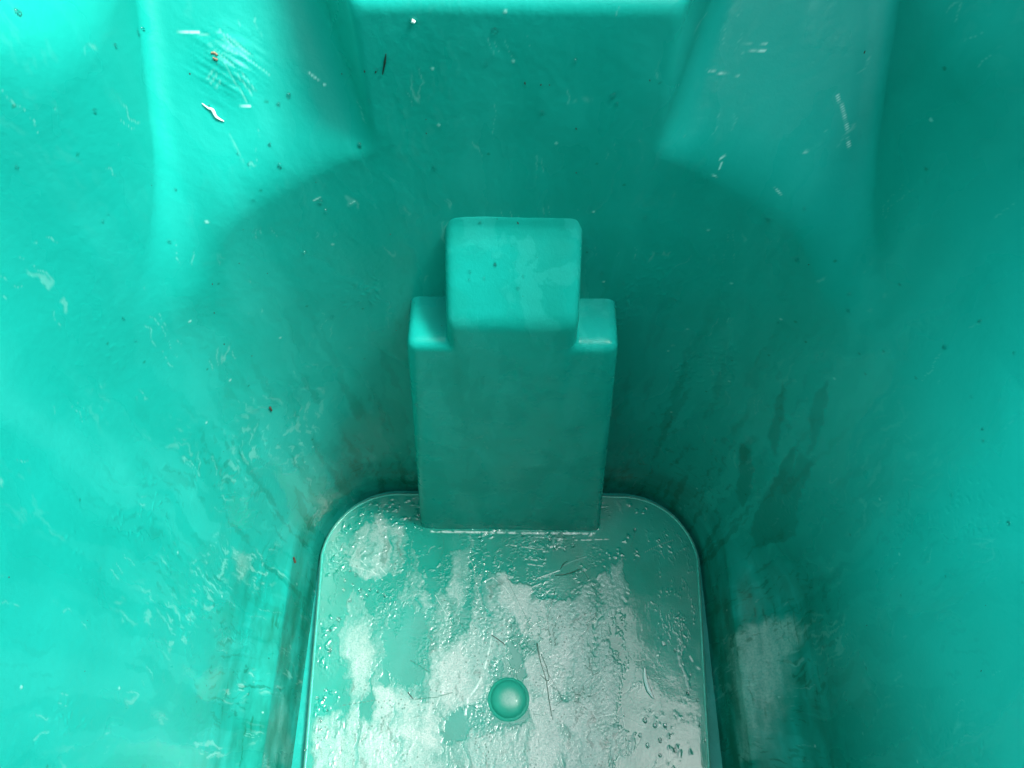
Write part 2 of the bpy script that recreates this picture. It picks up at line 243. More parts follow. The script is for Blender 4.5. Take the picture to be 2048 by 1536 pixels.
GRIT = [(0.0187, 0.3703, 0.5449), (0.0027, 0.3658, 0.4348), (-0.0855, 0.3666, 0.421), (-0.1753, 0.3501, 0.3973), (-0.0528, 0.3696, 0.5195), (-0.0534, 0.3693, 0.5094), (0.0142, 0.3704, 0.5455), (-0.0864, 0.3979, 0.5519), (-0.1779, 0.4031, 0.533), (-0.1945, 0.398, 0.5273), (-0.1764, 0.4009, 0.5306), (-0.1854, 0.3858, 0.5138), (-0.2057, 0.3321, 0.3176), (-0.2169, 0.3235, 0.3471), (-0.2134, 0.3269, 0.3824), (-0.2071, 0.3319, 0.4085), (-0.178, 0.3492, 0.4446), (-0.1882, 0.3438, 0.4162), (-0.1049, 0.4007, 0.5304), (-0.1265, 0.365, 0.4717), (-0.1004, 0.4201, 0.5519), (0.1978, 0.3383, 0.429), (0.2056, 0.4088, 0.5394), (-0.0951, 0.3632, 0.3066), (-0.1063, 0.3632, 0.305), (0.0052, 0.3704, 0.5464), (0.0748, 0.3705, 0.549), (0.0361, 0.3695, 0.5153), (0.039, 0.3684, 0.4802), (-0.2187, 0.3441, 0.4866), (0.0345, 0.3137, 0.2076), (0.0654, 0.3144, 0.222), (-0.0002, 0.3134, 0.1992), (-0.2181, 0.2039, 0.0044), (-0.2222, 0.1843, 0.0122), (-0.2395, 0.1701, 0.0312), (-0.223, 0.1643, 0.0136), (-0.2222, 0.1405, 0.0122), (-0.2236, 0.1214, 0.0148), (-0.2159, 0.182, 0.0002), (-0.2237, 0.0766, 0.015), (-0.2128, 0.0832, -0.0056), (-0.2183, 0.319, 0.1898), (-0.2446, 0.2848, 0.2439), (0.2783, 0.1073, 0.1487), (0.2805, 0.1537, 0.2108), (0.2858, 0.1292, 0.3636), (0.285, 0.0961, 0.341), (-0.2838, 0.0942, 0.3064), (-0.2869, 0.1302, 0.3957), (-0.2842, 0.1251, 0.3174)]
ITEMS = {'twig': [(-0.0707, 0.3709, 0.5642), (-0.0717, 0.3707, 0.5582), (-0.0738, 0.3705, 0.5508)], 'flake': [(-0.2374, 0.2621, 0.0538)], 'flake2': [(-0.2111, 0.3269, 0.2468)], 'flake3': [(-0.2001, 0.3363, 0.3445)], 'shred': [(-0.1897, 0.3871, 0.5152), (-0.1855, 0.3854, 0.5133), (-0.1827, 0.3839, 0.5116), (-0.1812, 0.3812, 0.5087), (-0.1774, 0.3803, 0.5076)], 'grain': [(-0.0544, 0.3715, 0.5836)], 'sliver': [(0.1386, 0.1589, -0.0), (0.1384, 0.1492, 0.0), (0.1411, 0.1373, 0.0), (0.1459, 0.1288, 0.0)], 'bead': [(0.1603, 0.181, -0.0)], 'seeds': [(-0.1795, 0.4059, 0.5361), (-0.1773, 0.4054, 0.5355), (-0.1781, 0.4037, 0.5337)], 'corner': [(-0.222, 0.0614, 0.0118), (-0.2147, 0.0687, -0.0021), (-0.2029, 0.0644, -0.0125)], 'drop': [(-0.0165, 0.3199, 0.3598)], 'twigs': [(0.0291, 0.1814, 0.0), (0.0321, 0.1651, -0.0), (0.038, 0.1456, 0.0), (0.0408, 0.1267, 0.0), (0.0441, 0.1081, 0.0)], 'twig2': [(0.0332, 0.171, -0.0), (0.0392, 0.1563, -0.0), (0.0406, 0.1447, 0.0), (0.032, 0.1504, 0.0)], 'twig3': [(0.0544, 0.2591, 0.0), (0.0583, 0.2658, 0.0), (0.0628, 0.2692, 0.0)], 'twig4': [(0.0489, 0.253, 0.0), (0.0624, 0.2548, 0.0), (0.0777, 0.261, 0.0)], 'lint': [(-0.1005, 0.1321, 0.0), (-0.0945, 0.1256, 0.0)], 'lint2': [(-0.0181, 0.1895, 0.0), (-0.0076, 0.1825, 0.0), (-0.0039, 0.1795, 0.0)], 'leafbit': [(0.0635, 0.1354, -0.0), (0.0669, 0.1307, 0.0)], 'red': [(0.0597, 0.2537, -0.0)]}
PLATE = [([(-0.1699, 0.3073), (-0.1457, 0.3164), (-0.1167, 0.3021), (-0.1199, 0.2736), (-0.1231, 0.246), (-0.1496, 0.2429), (-0.1725, 0.2563), (-0.1811, 0.2841)], 0.62), ([(-0.102, 0.2517), (-0.0892, 0.2628), (-0.0842, 0.225), (-0.0881, 0.204), (-0.1, 0.209)], 0.5), ([(-0.0654, 0.2743), (-0.049, 0.2745), (-0.0497, 0.2254), (-0.0596, 0.2095), (-0.0686, 0.2305)], 0.5), ([(-0.0376, 0.258), (-0.0105, 0.2583), (0.0005, 0.2421), (0.0219, 0.2343), (-0.009, 0.1745), (-0.0281, 0.1259), (-0.0576, 0.1162), (-0.0699, 0.1589), (-0.046, 0.1993)], 0.55), ([(-0.0105, 0.2555), (0.0219, 0.2343), (0.0219, 0.2263), (0.0431, 0.2265), (0.0644, 0.2268), (0.0642, 0.1803), (0.0622, 0.1411), (0.0418, 0.1267), (0.0219, 0.1455), (0.0168, 0.16), (0.0297, 0.19), (0.0115, 0.1949), (-0.0046, 0.2259)], 0.95), ([(0.0167, 0.2053), (0.0219, 0.1849), (0.0268, 0.1265), (0.0218, 0.1171), (0.0118, 0.1405), (0.009, 0.1747)], 0.4), ([(0.0654, 0.2268), (0.0755, 0.243), (0.1088, 0.2653), (0.1255, 0.2711), (0.1235, 0.2382), (0.1114, 0.2116), (0.1024, 0.1909), (0.1189, 0.1612), (0.1113, 0.1181), (0.0809, 0.104), (0.0643, 0.1269)], 0.6), ([(0.0218, 0.1264), (0.0468, 0.1267), (0.0816, 0.1224), (0.0836, 0.1086), (0.0709, 0.097), (0.0464, 0.1036), (0.0511, 0.0901), (0.0457, 0.0549), (0.017, 0.0546), (0.0218, 0.0897)], 0.9), ([(-0.1336, 0.1317), (-0.1133, 0.1296), (-0.0877, 0.1205), (-0.073, 0.1254), (-0.0621, 0.1069), (-0.0757, 0.0886), (-0.1053, 0.0928), (-0.1311, 0.1061)], 0.6), ([(-0.1865, 0.1147), (-0.1568, 0.1151), (-0.1306, 0.1016), (-0.0562, 0.0888), (-0.0076, 0.0984), (0.0169, 0.1032), (0.0172, -0.0031), (-0.1937, -0.0053), (-0.1963, 0.0784)], 0.55), ([(-0.166, 0.1979), (-0.1457, 0.2033), (-0.1324, 0.173), (-0.1438, 0.134), (-0.1633, 0.129), (-0.1729, 0.1676)], 0.3), ([(-0.0816, 0.1836), (-0.0607, 0.1789), (-0.0565, 0.1445), (-0.068, 0.1254), (-0.0836, 0.1347)], 0.3), ([(0.1451, 0.1713), (0.1722, 0.1867), (0.1825, 0.1959), (0.1842, 0.1768), (0.1904, 0.162), (0.1819, 0.1283), (0.1602, 0.1094), (0.1436, 0.1185), (0.1408, 0.1468)], 0.33), ([(0.076, 0.1039), (0.1108, 0.1089), (0.1275, 0.0999), (0.1182, -0.0021), (0.0493, -0.0028), (0.056, 0.0901)], 0.45), ([(-0.1808, 0.2344), (-0.0635, 0.2359), (-0.0331, 0.1258), (-0.1568, 0.1151)], 0.3), ([(0.1335, 0.0821), (0.1899, 0.1098), (0.1895, -0.0013), (0.1228, -0.002)], 0.33), ([(0.033, 0.2983), (0.0579, 0.2957), (0.052, 0.2786), (0.0356, 0.2812)], 0.4), ([(0.0002, 0.2639), (0.0219, 0.2754), (0.0984, 0.2763), (0.0921, 0.2541), (0.0699, 0.2322), (0.0486, 0.2346), (0.0219, 0.245)], -0.6), ([(-0.116, 0.2246), (-0.0974, 0.2248), (-0.0865, 0.1786), (-0.0983, 0.1298), (-0.1153, 0.1535)], -0.4), ([(0.0456, 0.216), (0.0503, 0.1802), (0.0447, 0.1505), (0.0382, 0.1651)], -0.4), ([(-0.0903, 0.2796), (-0.0711, 0.2798), (-0.0712, 0.2304), (-0.0842, 0.225)], -0.4)]  # pale levels paint sky reflection into the panel's colour along with dried film
PSCR = [([(0.0011, 0.2864), (0.0384, 0.2812)], 0.5, 1), ([(0.0165, 0.2708), (0.0301, 0.2699)], 0.7, 1), ([(0.0192, 0.2653), (0.0355, 0.2633)], 0.6, 1), ([(0.0219, 0.2391), (0.0461, 0.2491)], 0.6, 1), ([(0.0246, 0.2478), (0.0544, 0.2591)], 0.5, 1), ([(0.0716, 0.293), (0.1131, 0.2947)], 0.7, 1), ([(0.0803, 0.2583), (0.0854, 0.2496)], 0.4, -1), ([(-0.0194, 0.1794), (-0.0258, 0.1497), (-0.0334, 0.1362), (-0.0401, 0.1267), (-0.0425, 0.1117)], 1.3, 1), ([(-0.0172, 0.1935), (-0.0194, 0.1794)], 0.8, 1), ([(0.0832, 0.1632), (0.0858, 0.151), (0.091, 0.1535)], 0.6, -1), ([(0.0824, 0.1681), (0.0829, 0.1558), (0.078, 0.1607)], 0.6, -1), ([(0.0646, 0.1388), (0.067, 0.1326), (0.073, 0.1317)], 0.8, -1), ([(0.0862, 0.1109), (0.1112, 0.1158)], 0.5, 1), ([(-0.0559, 0.1326), (-0.0732, 0.1277), (-0.093, 0.1261)], 0.5, -1), ([(-0.1671, 0.1187), (-0.1304, 0.1247)], 0.4, -1), ([(-0.0458, 0.1942), (-0.0627, 0.22)], 0.3, -1), ([(0.0219, 0.2002), (-0.005, 0.2529)], 0.3, -1), ([(-0.1008, 0.1635), (-0.0796, 0.1515)], 0.4, -1), ([(-0.0792, 0.2303), (-0.0591, 0.1992)], 0.3, 1), ([(0.0486, 0.2373), (0.0402, 0.2055), (0.0426, 0.1877)], 0.4, -1), ([(0.0535, 0.2109), (0.0453, 0.1953), (0.0487, 0.1802)], 0.5, -1), ([(-0.1732, 0.2618), (-0.1397, 0.2512)], 0.3, 1), ([(-0.1629, 0.2675), (-0.1365, 0.2458)], 0.3, 1), ([(-0.1493, 0.2676), (-0.1316, 0.2513)], 0.3, 1), ([(0.0346, 0.1602), (0.0471, 0.141), (0.0543, 0.1268), (0.0477, 0.1221)], 0.4, -1), ([(0.042, 0.1409), (0.052, 0.1339), (0.0493, 0.1277)], 0.4, -1), ([(-0.029, 0.2444), (-0.0184, 0.25), (-0.0048, 0.2393), (0.0006, 0.2313)], 0.5, 1), ([(0.1862, 0.1708), (0.1904, 0.162), (0.196, 0.1572)], 1.0, 1), ([(-0.0043, 0.205), (0.0031, 0.1999), (0.0021, 0.1938)], 0.4, -1)]

# ------------------------------------------------------------------ pattern helpers on arrays
def _hash(ix, iy, seed):
    h = (ix.astype(np.int64) * 374761393 + iy.astype(np.int64) * 668265263 + seed * 974634777) & 0xFFFFFFFF
    h = ((h ^ (h >> 13)) * 1274126177) & 0xFFFFFFFF
    return (h ^ (h >> 16)) & 0xFFFF
def pn(x, y, seed=0):
    """gradient noise, about -0.7..0.7"""
    ix = np.floor(x); iy = np.floor(y); fx = (x - ix).astype(np.float32); fy = (y - iy).astype(np.float32)
    ix = ix.astype(np.int64); iy = iy.astype(np.int64)
    def g(dx, dy):
        a = _hash(ix + dx, iy + dy, seed).astype(np.float32) * np.float32(2 * math.pi / 65536)
        return np.cos(a) * (fx - dx) + np.sin(a) * (fy - dy)
    u = fx * fx * fx * (fx * (fx * 6 - 15) + 10); w = fy * fy * fy * (fy * (fy * 6 - 15) + 10)
    a = g(0, 0); b = g(1, 0); c = g(0, 1); d = g(1, 1)
    return (a + (b - a) * u) * (1 - w) + (c + (d - c) * u) * w
def fbm(x, y, f, n=3, seed=0, r=0.55):
    t = 0; a = 1.0; tot = 0
    for i in range(n):
        t = t + a * pn(x * f, y * f, seed + i * 17); tot += a; a *= r; f *= 2.03
    return t / tot * 1.5
def ss(a, b, x):
    t = np.clip((x - a) / (b - a), 0, 1); return t * t * (3 - 2 * t)
def worley(x, y, f, seed=0):
    """distance to the nearest random point (cells), and that point's own random number"""
    ix = np.floor(x * f).astype(np.int64); iy = np.floor(y * f).astype(np.int64)
    best = np.full(x.shape, 9.0, np.float32); rid = np.zeros(x.shape, np.float32)
    for dx in (-1, 0, 1):
        for dy in (-1, 0, 1):
            hx = _hash(ix + dx, iy + dy, seed) / 65536.0; hy = _hash(ix + dx, iy + dy, seed + 5) / 65536.0
            d = np.hypot(ix + dx + hx - x * f, iy + dy + hy - y * f)
            m = d < best; best = np.where(m, d, best); rid = np.where(m, _hash(ix + dx, iy + dy, seed + 9) / 65536.0, rid)
    return best, rid
def poly_sd(px, py, pts):
    """signed distance to a polygon, negative inside"""
    d = np.full(px.shape, 1e9); ins = np.zeros(px.shape, bool); n_ = len(pts)
    for i in range(n_):
        ax, ay = pts[i]; bx, by = pts[(i + 1) % n_]
        ex, ey = bx - ax, by - ay
        t = np.clip(((px - ax) * ex + (py - ay) * ey) / (ex * ex + ey * ey + 1e-12), 0, 1)
        d = np.minimum(d, np.hypot(px - ax - ex * t, py - ay - ey * t))
        c = ((ay > py) != (by > py)) & (px < (bx - ax) * (py - ay) / (by - ay + 1e-12) + ax)
        ins ^= c
    return np.where(ins, -d, d)
class Field:
    """values kept on a regular grid and read back with bilinear interpolation"""
    def __init__(s, x0, x1, y0, y1, h):
        s.x0, s.y0, s.h = x0, y0, h
        s.X, s.Y = np.meshgrid(np.arange(x0, x1, h), np.arange(y0, y1, h), indexing='ij'); s.V = np.zeros(s.X.shape)
    def poly(s, pts, level, soft): s.V += level * ss(soft, -soft, poly_sd(s.X, s.Y, pts))
    def at(s, x, y):
        gx = np.clip((x - s.x0) / s.h, 0, s.V.shape[0] - 1.001); gy = np.clip((y - s.y0) / s.h, 0, s.V.shape[1] - 1.001)
        ix = gx.astype(int); iy = gy.astype(int); fx = gx - ix; fy = gy - iy; V = s.V
        return (V[ix, iy] * (1 - fx) + V[ix + 1, iy] * fx) * (1 - fy) + (V[ix, iy + 1] * (1 - fx) + V[ix + 1, iy + 1] * fx) * fy
def stroke(Pf, pts, w, out, val=1.0):
    """mark a thin polyline on the points Pf (n,3), half width w"""
    for a, b in zip(pts[:-1], pts[1:]):
        a = np.array(a, float); b = np.array(b, float); lo = np.minimum(a, b) - 3 * w - 0.003; hi = np.maximum(a, b) + 3 * w + 0.003
        k = np.nonzero(((Pf >= lo) & (Pf <= hi)).all(1))[0]
        if len(k) == 0: continue
        p = Pf[k] - a; e = b - a; t = np.clip(p @ e / (e @ e), 0, 1); d = np.linalg.norm(p - t[:, None] * e, axis=1)
        np.maximum.at(out, k, val * ss(1.5 * w, 0.35 * w, d))
def set_attr(me, name, rgb):
    at = me.color_attributes.new(name, 'FLOAT_COLOR', 'POINT')
    c = np.ones((len(rgb), 4), np.float32); c[:, :3] = np.clip(rgb, 0, 1); at.data.foreach_set('color', c.ravel())

# ------------------------------------------------------------------ the bin's inner surface
def sstep(a, b, x):
    t = np.clip((x - a) / (b - a), 0, 1); return t * t * (3 - 2 * t)
def smin(a, b, k):
    h = np.clip(0.5 + 0.5 * (b - a) / k, 0, 1); return b * (1 - h) + a * h - k * h * (1 - h)
def smax(a, b, k): return -smin(-a, -b, k)
def rbox(x, y, hw, y0, y1, r_back, r_front):
    yc = (y0 + y1) / 2; hh = (y1 - y0) / 2
    r = np.where(y > yc, r_back, r_front)
    qx = np.abs(x) - hw + r; qy = np.abs(y - yc) - hh + r
    return np.minimum(np.maximum(qx, qy), 0) + np.hypot(np.maximum(qx, 0), np.maximum(qy, 0)) - r

def back_y(z): return 0.354 + 0.03 * z
_tz = np.linspace(-0.05, 1.2, 2501)
_tw = np.where(_tz < 0.056, 0.2095 + 0.09 * (_tz + 0.012), 0.2156 + 0.061 * np.sqrt(np.maximum(0, 1 - (1 - np.clip((_tz - 0.056) / 0.064, 0, 1)) ** 2)) + 0.035 * np.maximum(_tz - 0.1, 0))
_k = np.exp(-0.5 * (np.arange(-50, 51) * 0.0005 / 0.0055) ** 2); _k /= _k.sum()
_tw = np.concatenate([_tw[:50], np.convolve(_tw, _k, 'valid'), _tw[-50:]])
def half_w(z, y, x):
    base = 0.2095 + 0.17 * (z + 0.012)
    led = np.interp(z, _tz, _tw)
    led = np.maximum(led, base)
    return base + sstep(0.29, 0.20, y) * (0.42 + 0.58 * sstep(-0.1, 0.1, x)) * (led - base) + 0.05 * ((z - 0.40) + np.sqrt((z - 0.40) ** 2 + 0.012)) * sstep(0.34, 0.24, y)
def void(x, y, z):
    R = 0.083 + 0.245 * np.clip(z, 0, 0.6)
    A = rbox(x, y, half_w(z, y, x), -0.12 - 0.02 * z, back_y(z), R, 0.09)  # front wall, out of view, set close behind the camera to block sky
    up = sstep(0.57, 0.74, z)
    wb = 0.2185 + 0.09 * up + 0.02 * np.maximum(z - 0.74, 0)
    yb = np.minimum(0.3689 + 0.9 * (z - 0.495), 0.475 + 0.05 * z)
    B = rbox(x, y, wb, -0.10, yb, 0.013 + 0.04 * up, 0.05)
    solid = smax(np.abs(x) - 0.0825 - 0.5 * np.maximum(y - 0.366, 0) - 0.005 * np.clip((0.6 - z) / 0.15, 0, 1), (z - 0.592) * 0.75 + (y - 0.37) * -0.45, 0.006)
    B = smax(B, -solid, 0.016)
    k = 0.005 + 0.015 * sstep(0.085, 0.15, np.abs(x)) + 0.018 * sstep(0.18, 0.21, np.abs(x))
    return smin(A, B, k)

def radial_surface():
    # angle measured from +Y, dense over the part that is in view
    a1 = np.linspace(-math.radians(118), math.radians(118), 1500)
    a2 = np.linspace(math.radians(118), math.radians(242), 120)[1:-1]
    ang = np.concatenate([a1, a2])
    zz = np.concatenate([np.linspace(-0.014, 0.055, 46), np.linspace(0.056, 0.061, 12)[0:-1], np.linspace(0.061, 0.11, 70)[0:-1],
                         np.linspace(0.11, 0.64, 560), np.linspace(0.64, 1.10, 70)[1:]])
    Zg, Ag = np.meshgrid(zz, ang, indexing='ij')
    cy = 0.12; dx = np.sin(Ag); dy = np.cos(Ag)
    lo = np.full_like(Zg, 0.05); hi = np.full_like(Zg, 0.75)
    for _ in range(26):
        mid = (lo + hi) / 2
        ins = void(dx * mid, cy + dy * mid, Zg) < 0
        lo = np.where(ins, mid, lo); hi = np.where(ins, hi, mid)
    r = (lo + hi) / 2
    P = np.stack([dx * r, cy + dy * r, Zg], -1)
    return P, ang, zz

P, ANG, ZZ = radial_surface()
NZ, NA = P.shape[:2]
dA = np.roll(P, -1, 1) - np.roll(P, 1, 1)
dZ = np.empty_like(P); dZ[1:-1] = P[2:] - P[:-2]; dZ[0] = P[1] - P[0]; dZ[-1] = P[-1] - P[-2]
def grid_normals(P):
    dA = np.roll(P, -1, 1) - np.roll(P, 1, 1)
    dZ = np.empty_like(P); dZ[1:-1] = P[2:] - P[:-2]; dZ[0] = P[1] - P[0]; dZ[-1] = P[-1] - P[-2]
    N = np.cross(dA, dZ); N /= np.linalg.norm(N, axis=-1, keepdims=True)
    N[((P - np.array([0, 0.12, 0])) * N)[..., :2].sum(-1) > 0] *= -1      # towards the inside
    return N
Nn = grid_normals(P)
# wall coordinates: u round the bin, s along the wall from bottom to top
U = np.broadcast_to(ANG * 0.27, (NZ, NA)).copy()
SS = np.concatenate([np.zeros((1, NA)), np.cumsum(np.linalg.norm(np.diff(P, axis=0), axis=-1), 0)], 0)
Zv = P[..., 2]
wu = fbm(U, SS, 9, 3, 1) * 0.022; ws = fbm(U, SS, 9, 3, 2) * 0.03
wf = fbm(U, SS, 70, 3, 3) * 0.004; wg = fbm(U, SS, 70, 3, 4) * 0.006
Uw, Sw = U + wu + wf, SS + ws + wg
low = ss(0.46, 0.08, Zv)
streak = fbm(Uw, Sw * 0.13, 34, 4, 10) + 0.45 * fbm(Uw, Sw, 8, 3, 11)
film = ss(0.02, 0.07, streak) * (0.10 + 0.60 * low)
film += 0.45 * ss(0.0, 0.4, fbm(Uw, Sw * 0.15, 14, 4, 12))
band = fbm(U, SS * 0.06 , 60, 4, 13); film += 0.25 * ss(0.05, 0.4, band) * ss(-0.1, 0.3, fbm(U, SS, 6, 2, 14))
ff = Field(-1.9, 1.9, -0.03, 0.66, 0.0022)
for p in FILMP: ff.poly(p, 0.5, 0.03)
for p in WETP: ff.poly(p, -1.6, 0.006)
aw, zw = ANG[None, :] + (wf / 0.27), Zv + wg * 0.9
ffv = ff.at(aw, zw); film = np.clip(film + ffv * (0.6 + 0.6 * (streak > 0)), 0, 1)
wetw = ss(0.6, 0.0, ffv)
sf = Field(-1.9, 1.9, -0.03, 0.2, 0.0015)
for p, q_ in zip(SHEENP, (1.0, 0.30, 0.3)): sf.poly(p, q_, 0.012)
scale = np.clip(sf.at(aw + wf * 2.0, zw) * (0.9 + 0.8 * fbm(U * 0.22, SS + wg * 0.5, 90, 4, 20)), 0, 1) * 0.9  # sky sheen painted on the ledges, broken up by noise
mott = np.clip(0.5 + 0.9 * fbm(Uw, Sw * 0.6, 11, 4, 30), 0, 1)
wet = np.minimum(ss(0.02, 0.10, fbm(Uw, Sw * 0.35, 17, 4, 31)) * 0.70 + 0.25 * mott + 0.4 * scale, 0.95) * (1 - ss(0, -0.5, ffv)) + 0.6 * ss(0, -0.5, ffv)
gr = fbm(U * 0.14 + wf * 0.3, SS + wg * 0.3, 260, 4, 40); grime_shade = ss(0.20, 0.40, gr) * 0.6 * ss(0.16, 0.09, Zv) * ss(0.0, 0.2, fbm(U * 0.6, SS, 26, 2, 41)) * 0.6
grime_shade += ss(0.17, 0.08, Zv) * ss(0.30, 0.2, P[..., 1]) * np.clip(0.34 + 0.6 * fbm(U * 0.3, SS + wg * 0.5, 60, 4, 45), 0, 0.65) * (1 - 0.8 * np.clip(scale, 0, 1))  # real dirt on the ledges, strengthened to paint in missing shade
grime_shade += ss(0.085, 0.03, Zv) * (0.35 + 0.5 * fbm(U * 0.3, SS, 50, 3, 44))
grime_shade += ss(0.18, 0.34, fbm(Uw, Sw * 0.3, 210, 3, 42)) * 0.35 * ss(0.5, 0.1, Zv) * ss(0.05, 0.2, fbm(U, SS * 0.4, 12, 3, 43))
d1, r1 = worley(U, SS, 130, 50); spk = ss(0.16, 0.09, d1) * (r1 > 0.992) * 0.6
grime_shade = grime_shade + spk + ss(0.0, -0.9, ffv) * 0.32 + ss(0.16, 0.30, fbm(U + 3 + wf, SS * 0.10 + wg * 0.1, 75, 4, 47)) * low * 0.34 * ss(0.16, 0.26, P[..., 1])
# faint marks: nicks, rubbed places, hair scratches
hair = ss(0.03, 0.005, np.abs(fbm(Uw * 1.0, Sw * 0.10, 70, 2, 60))) * ss(0.27, 0.36, fbm(U, SS, 30, 2, 61)) * 0.5
rub = ss(0.12, 0.34, fbm(Uw, Sw * 0.25, 240, 3, 62)) * ss(0.12, 0.34, fbm(Uw, Sw * 0.5, 14, 3, 63)) * 0.3 * (0.08 + 0.92 * low)
d2, r2 = worley(U, SS, 95, 70); nick = ss(0.13, 0.05, d2) * (r2 > 0.985)
pale = np.zeros(NZ * NA); dark = np.zeros(NZ * NA); gl = np.zeros(NZ * NA)
Pf = P.reshape(-1, 3)
for pts, w in SCR:
    if None not in pts: stroke(Pf, pts, max(w * 0.00055, 0.00042), pale, 0.95)
for pts, w in GLINT: stroke(Pf, pts, w * 0.0007, gl, 1.0)
for pts, w in DARK: stroke(Pf, pts, w * 0.0008, dark, 0.45)
dash = ss(-0.30, 0.10, fbm(U, SS, 170, 3, 80))
pale = pale.reshape(NZ, NA) * dash; dark = dark.reshape(NZ, NA); gl = gl.reshape(NZ, NA)
# relief, towards the inside of the bin
far = ss(0.66, 0.60, Zv)
ledge_m = ss(0.14, 0.10, Zv)
relief = (0.0011 * fbm(U, SS, 12, 2, 90) * (1 - 0.7 * ledge_m) + 0.00022 * fbm(Uw, Sw * 0.5, 75, 3, 91) * (1 - 0.6 * ledge_m) + 0.00010 * fbm(U, SS * 0.7, 260, 2, 92)
          + 0.00007 * film + 0.00022 * nick + 0.00025 * pale - 0.00022 * gl - 0.00012 * hair - 0.00015 * dark) * far
b1, b2 = worley(U + wf, SS + wg, 230, 97)
bz = ss(0.20, 0.32, fbm(U, SS * 0.5, 15, 3, 98)) * ss(0.5, 0.35, Zv)
relief += 0.00032 * np.sqrt(np.clip(1 - (b1 / (0.2 + 0.25 * b2)) ** 2, 0, 1)) * (b2 > 0.55) * bz * far
# a dented and scored patch high on the left shoulder
cg = np.array([-0.172, 0.400, 0.533]); dg_ = np.linalg.norm(P - cg, axis=-1)
patch = ss(0.034, 0.006, dg_)
relief += patch * (0.0010 * fbm(U, SS, 150, 3, 95) + 0.0008 * fbm(U + SS * 0.7, SS * 0.2, 260, 2, 96)) + 0.0045 * np.exp(-(dg_ / 0.017) ** 2)
wet = wet + patch
P = P + Nn * relief[..., None] * 0.8
Nn = grid_normals(P)
WORN = np.stack([film, np.clip(wet, 0, 1), np.clip(grime_shade + dark, 0, 0.9)], -1).reshape(-1, 3)
MARKS = np.stack([scale, mott, np.clip(pale * 0.7 + hair * 0.22 + rub * 0.5 + nick * 0.35 + gl * 0.12, 0, 1)], -1).reshape(-1, 3)
idx = np.arange(NZ * NA).reshape(NZ, NA)
quads = np.stack([idx[:-1], np.roll(idx, -1, 1)[:-1], np.roll(idx, -1, 1)[1:], idx[1:]], -1).reshape(-1, 4)
flatP = P.reshape(-1, 3); flatN = Nn.reshape(-1, 3)
fc = flatP[quads].mean(1)
fn = flatN[quads].mean(1)
def wrap_sub(mask, name, mat, parent):
    f = quads[mask]; used, inv = np.unique(f, return_inverse=True)
    f2 = inv.reshape(-1, 4)
    q_ = flatP[f]; g_ = np.cross(q_[:, 1] - q_[:, 0], q_[:, 2] - q_[:, 0])
    if (g_ * fn[mask]).sum() < 0: f2 = f2[:, ::-1]       # wind the faces so that they look inwards
    me = mesh_np(name, flatP[used], f2, flatN[used])
    set_attr(me, 'worn', WORN[used]); set_attr(me, 'marks', MARKS[used])
    return link(name, me, mat, parent)

bin_ = bpy.data.objects.new('waste_bin', None); S.collection.objects.link(bin_)
tag(bin_, 'inside of an empty wet turquoise green plastic waste bin with scuffed walls', 'bin')

ABSX = np.abs(fc[:, 0])
yb_f = back_y(fc[:, 2])
M_wall = moulded_material('green_wall_plastic')
M_block = block_material()
M_floor = floor_material()
upper = fc[:, 2] > 0.40
backside = fc[:, 1] > 0.12
is_sh = upper & backside & (ABSX < 0.2185) & (fn[:, 2] > 0.33) & (ABSX > 0.088) & (fc[:, 2] < 0.70)
is_box = (fc[:, 2] > 0.497) & (fc[:, 2] < 0.70) & (ABSX < 0.100) & backside & ~is_sh
front = (fc[:, 1] < -0.06)
side = (~is_sh) & (~is_box) & (~front) & (ABSX > 0.19) & ~((fc[:, 1] > 0.33))
back = (~is_sh) & (~is_box) & (~front) & (~side)
wrap_sub(back, 'back_wall', M_wall, bin_)
wrap_sub(side & (fc[:, 0] < 0), 'side_wall', M_wall, bin_)
wrap_sub(side & (fc[:, 0] > 0), 'side_wall', M_wall, bin_)
wrap_sub(front, 'front_wall', M_wall, bin_)
wrap_sub(is_sh & (fc[:, 0] < 0), 'sloped_shoulder', M_wall, bin_)
wrap_sub(is_sh & (fc[:, 0] > 0), 'sloped_shoulder', M_wall, bin_)
wrap_sub(is_box, 'upper_block', M_wall, bin_)

# rolled rim, out of view, set high to narrow the sky
def shell():
    ang = np.linspace(0, 2 * math.pi, 161)[:-1]
    rows = []
    def row(off, z, src):
        j = int(np.argmin(np.abs(ZZ - src))); pts = []
        for a in ang:
            k = int(np.argmin(np.abs(np.angle(np.exp(1j * (ANG - a))))))
            p = P[j, k]; n_ = p - np.array([0, 0.12, p[2]]); n_ = n_ / np.linalg.norm(n_)
            pts.append((p[0] + n_[0] * off, p[1] + n_[1] * off, z))
        rows.append(pts)
    row(0.0, 1.10, 1.10)
    row(0.004, 1.106, 1.10); row(0.022, 1.106, 1.10); row(0.028, 1.098, 1.10); row(0.028, 1.06, 1.10); row(0.012, 1.055, 1.10)
    row(0.002, 1.05, 1.05)
    co = np.array(rows).reshape(-1, 3); n_ = len(ang)
    ii = np.arange(len(rows) * n_).reshape(len(rows), n_)
    q = np.stack([ii[:-1], ii[1:], np.roll(ii, -1, 1)[1:], np.roll(ii, -1, 1)[:-1]], -1).reshape(-1, 4)
    return mesh_np('rim', co, q)
link('rim', shell(), M_block, bin_)

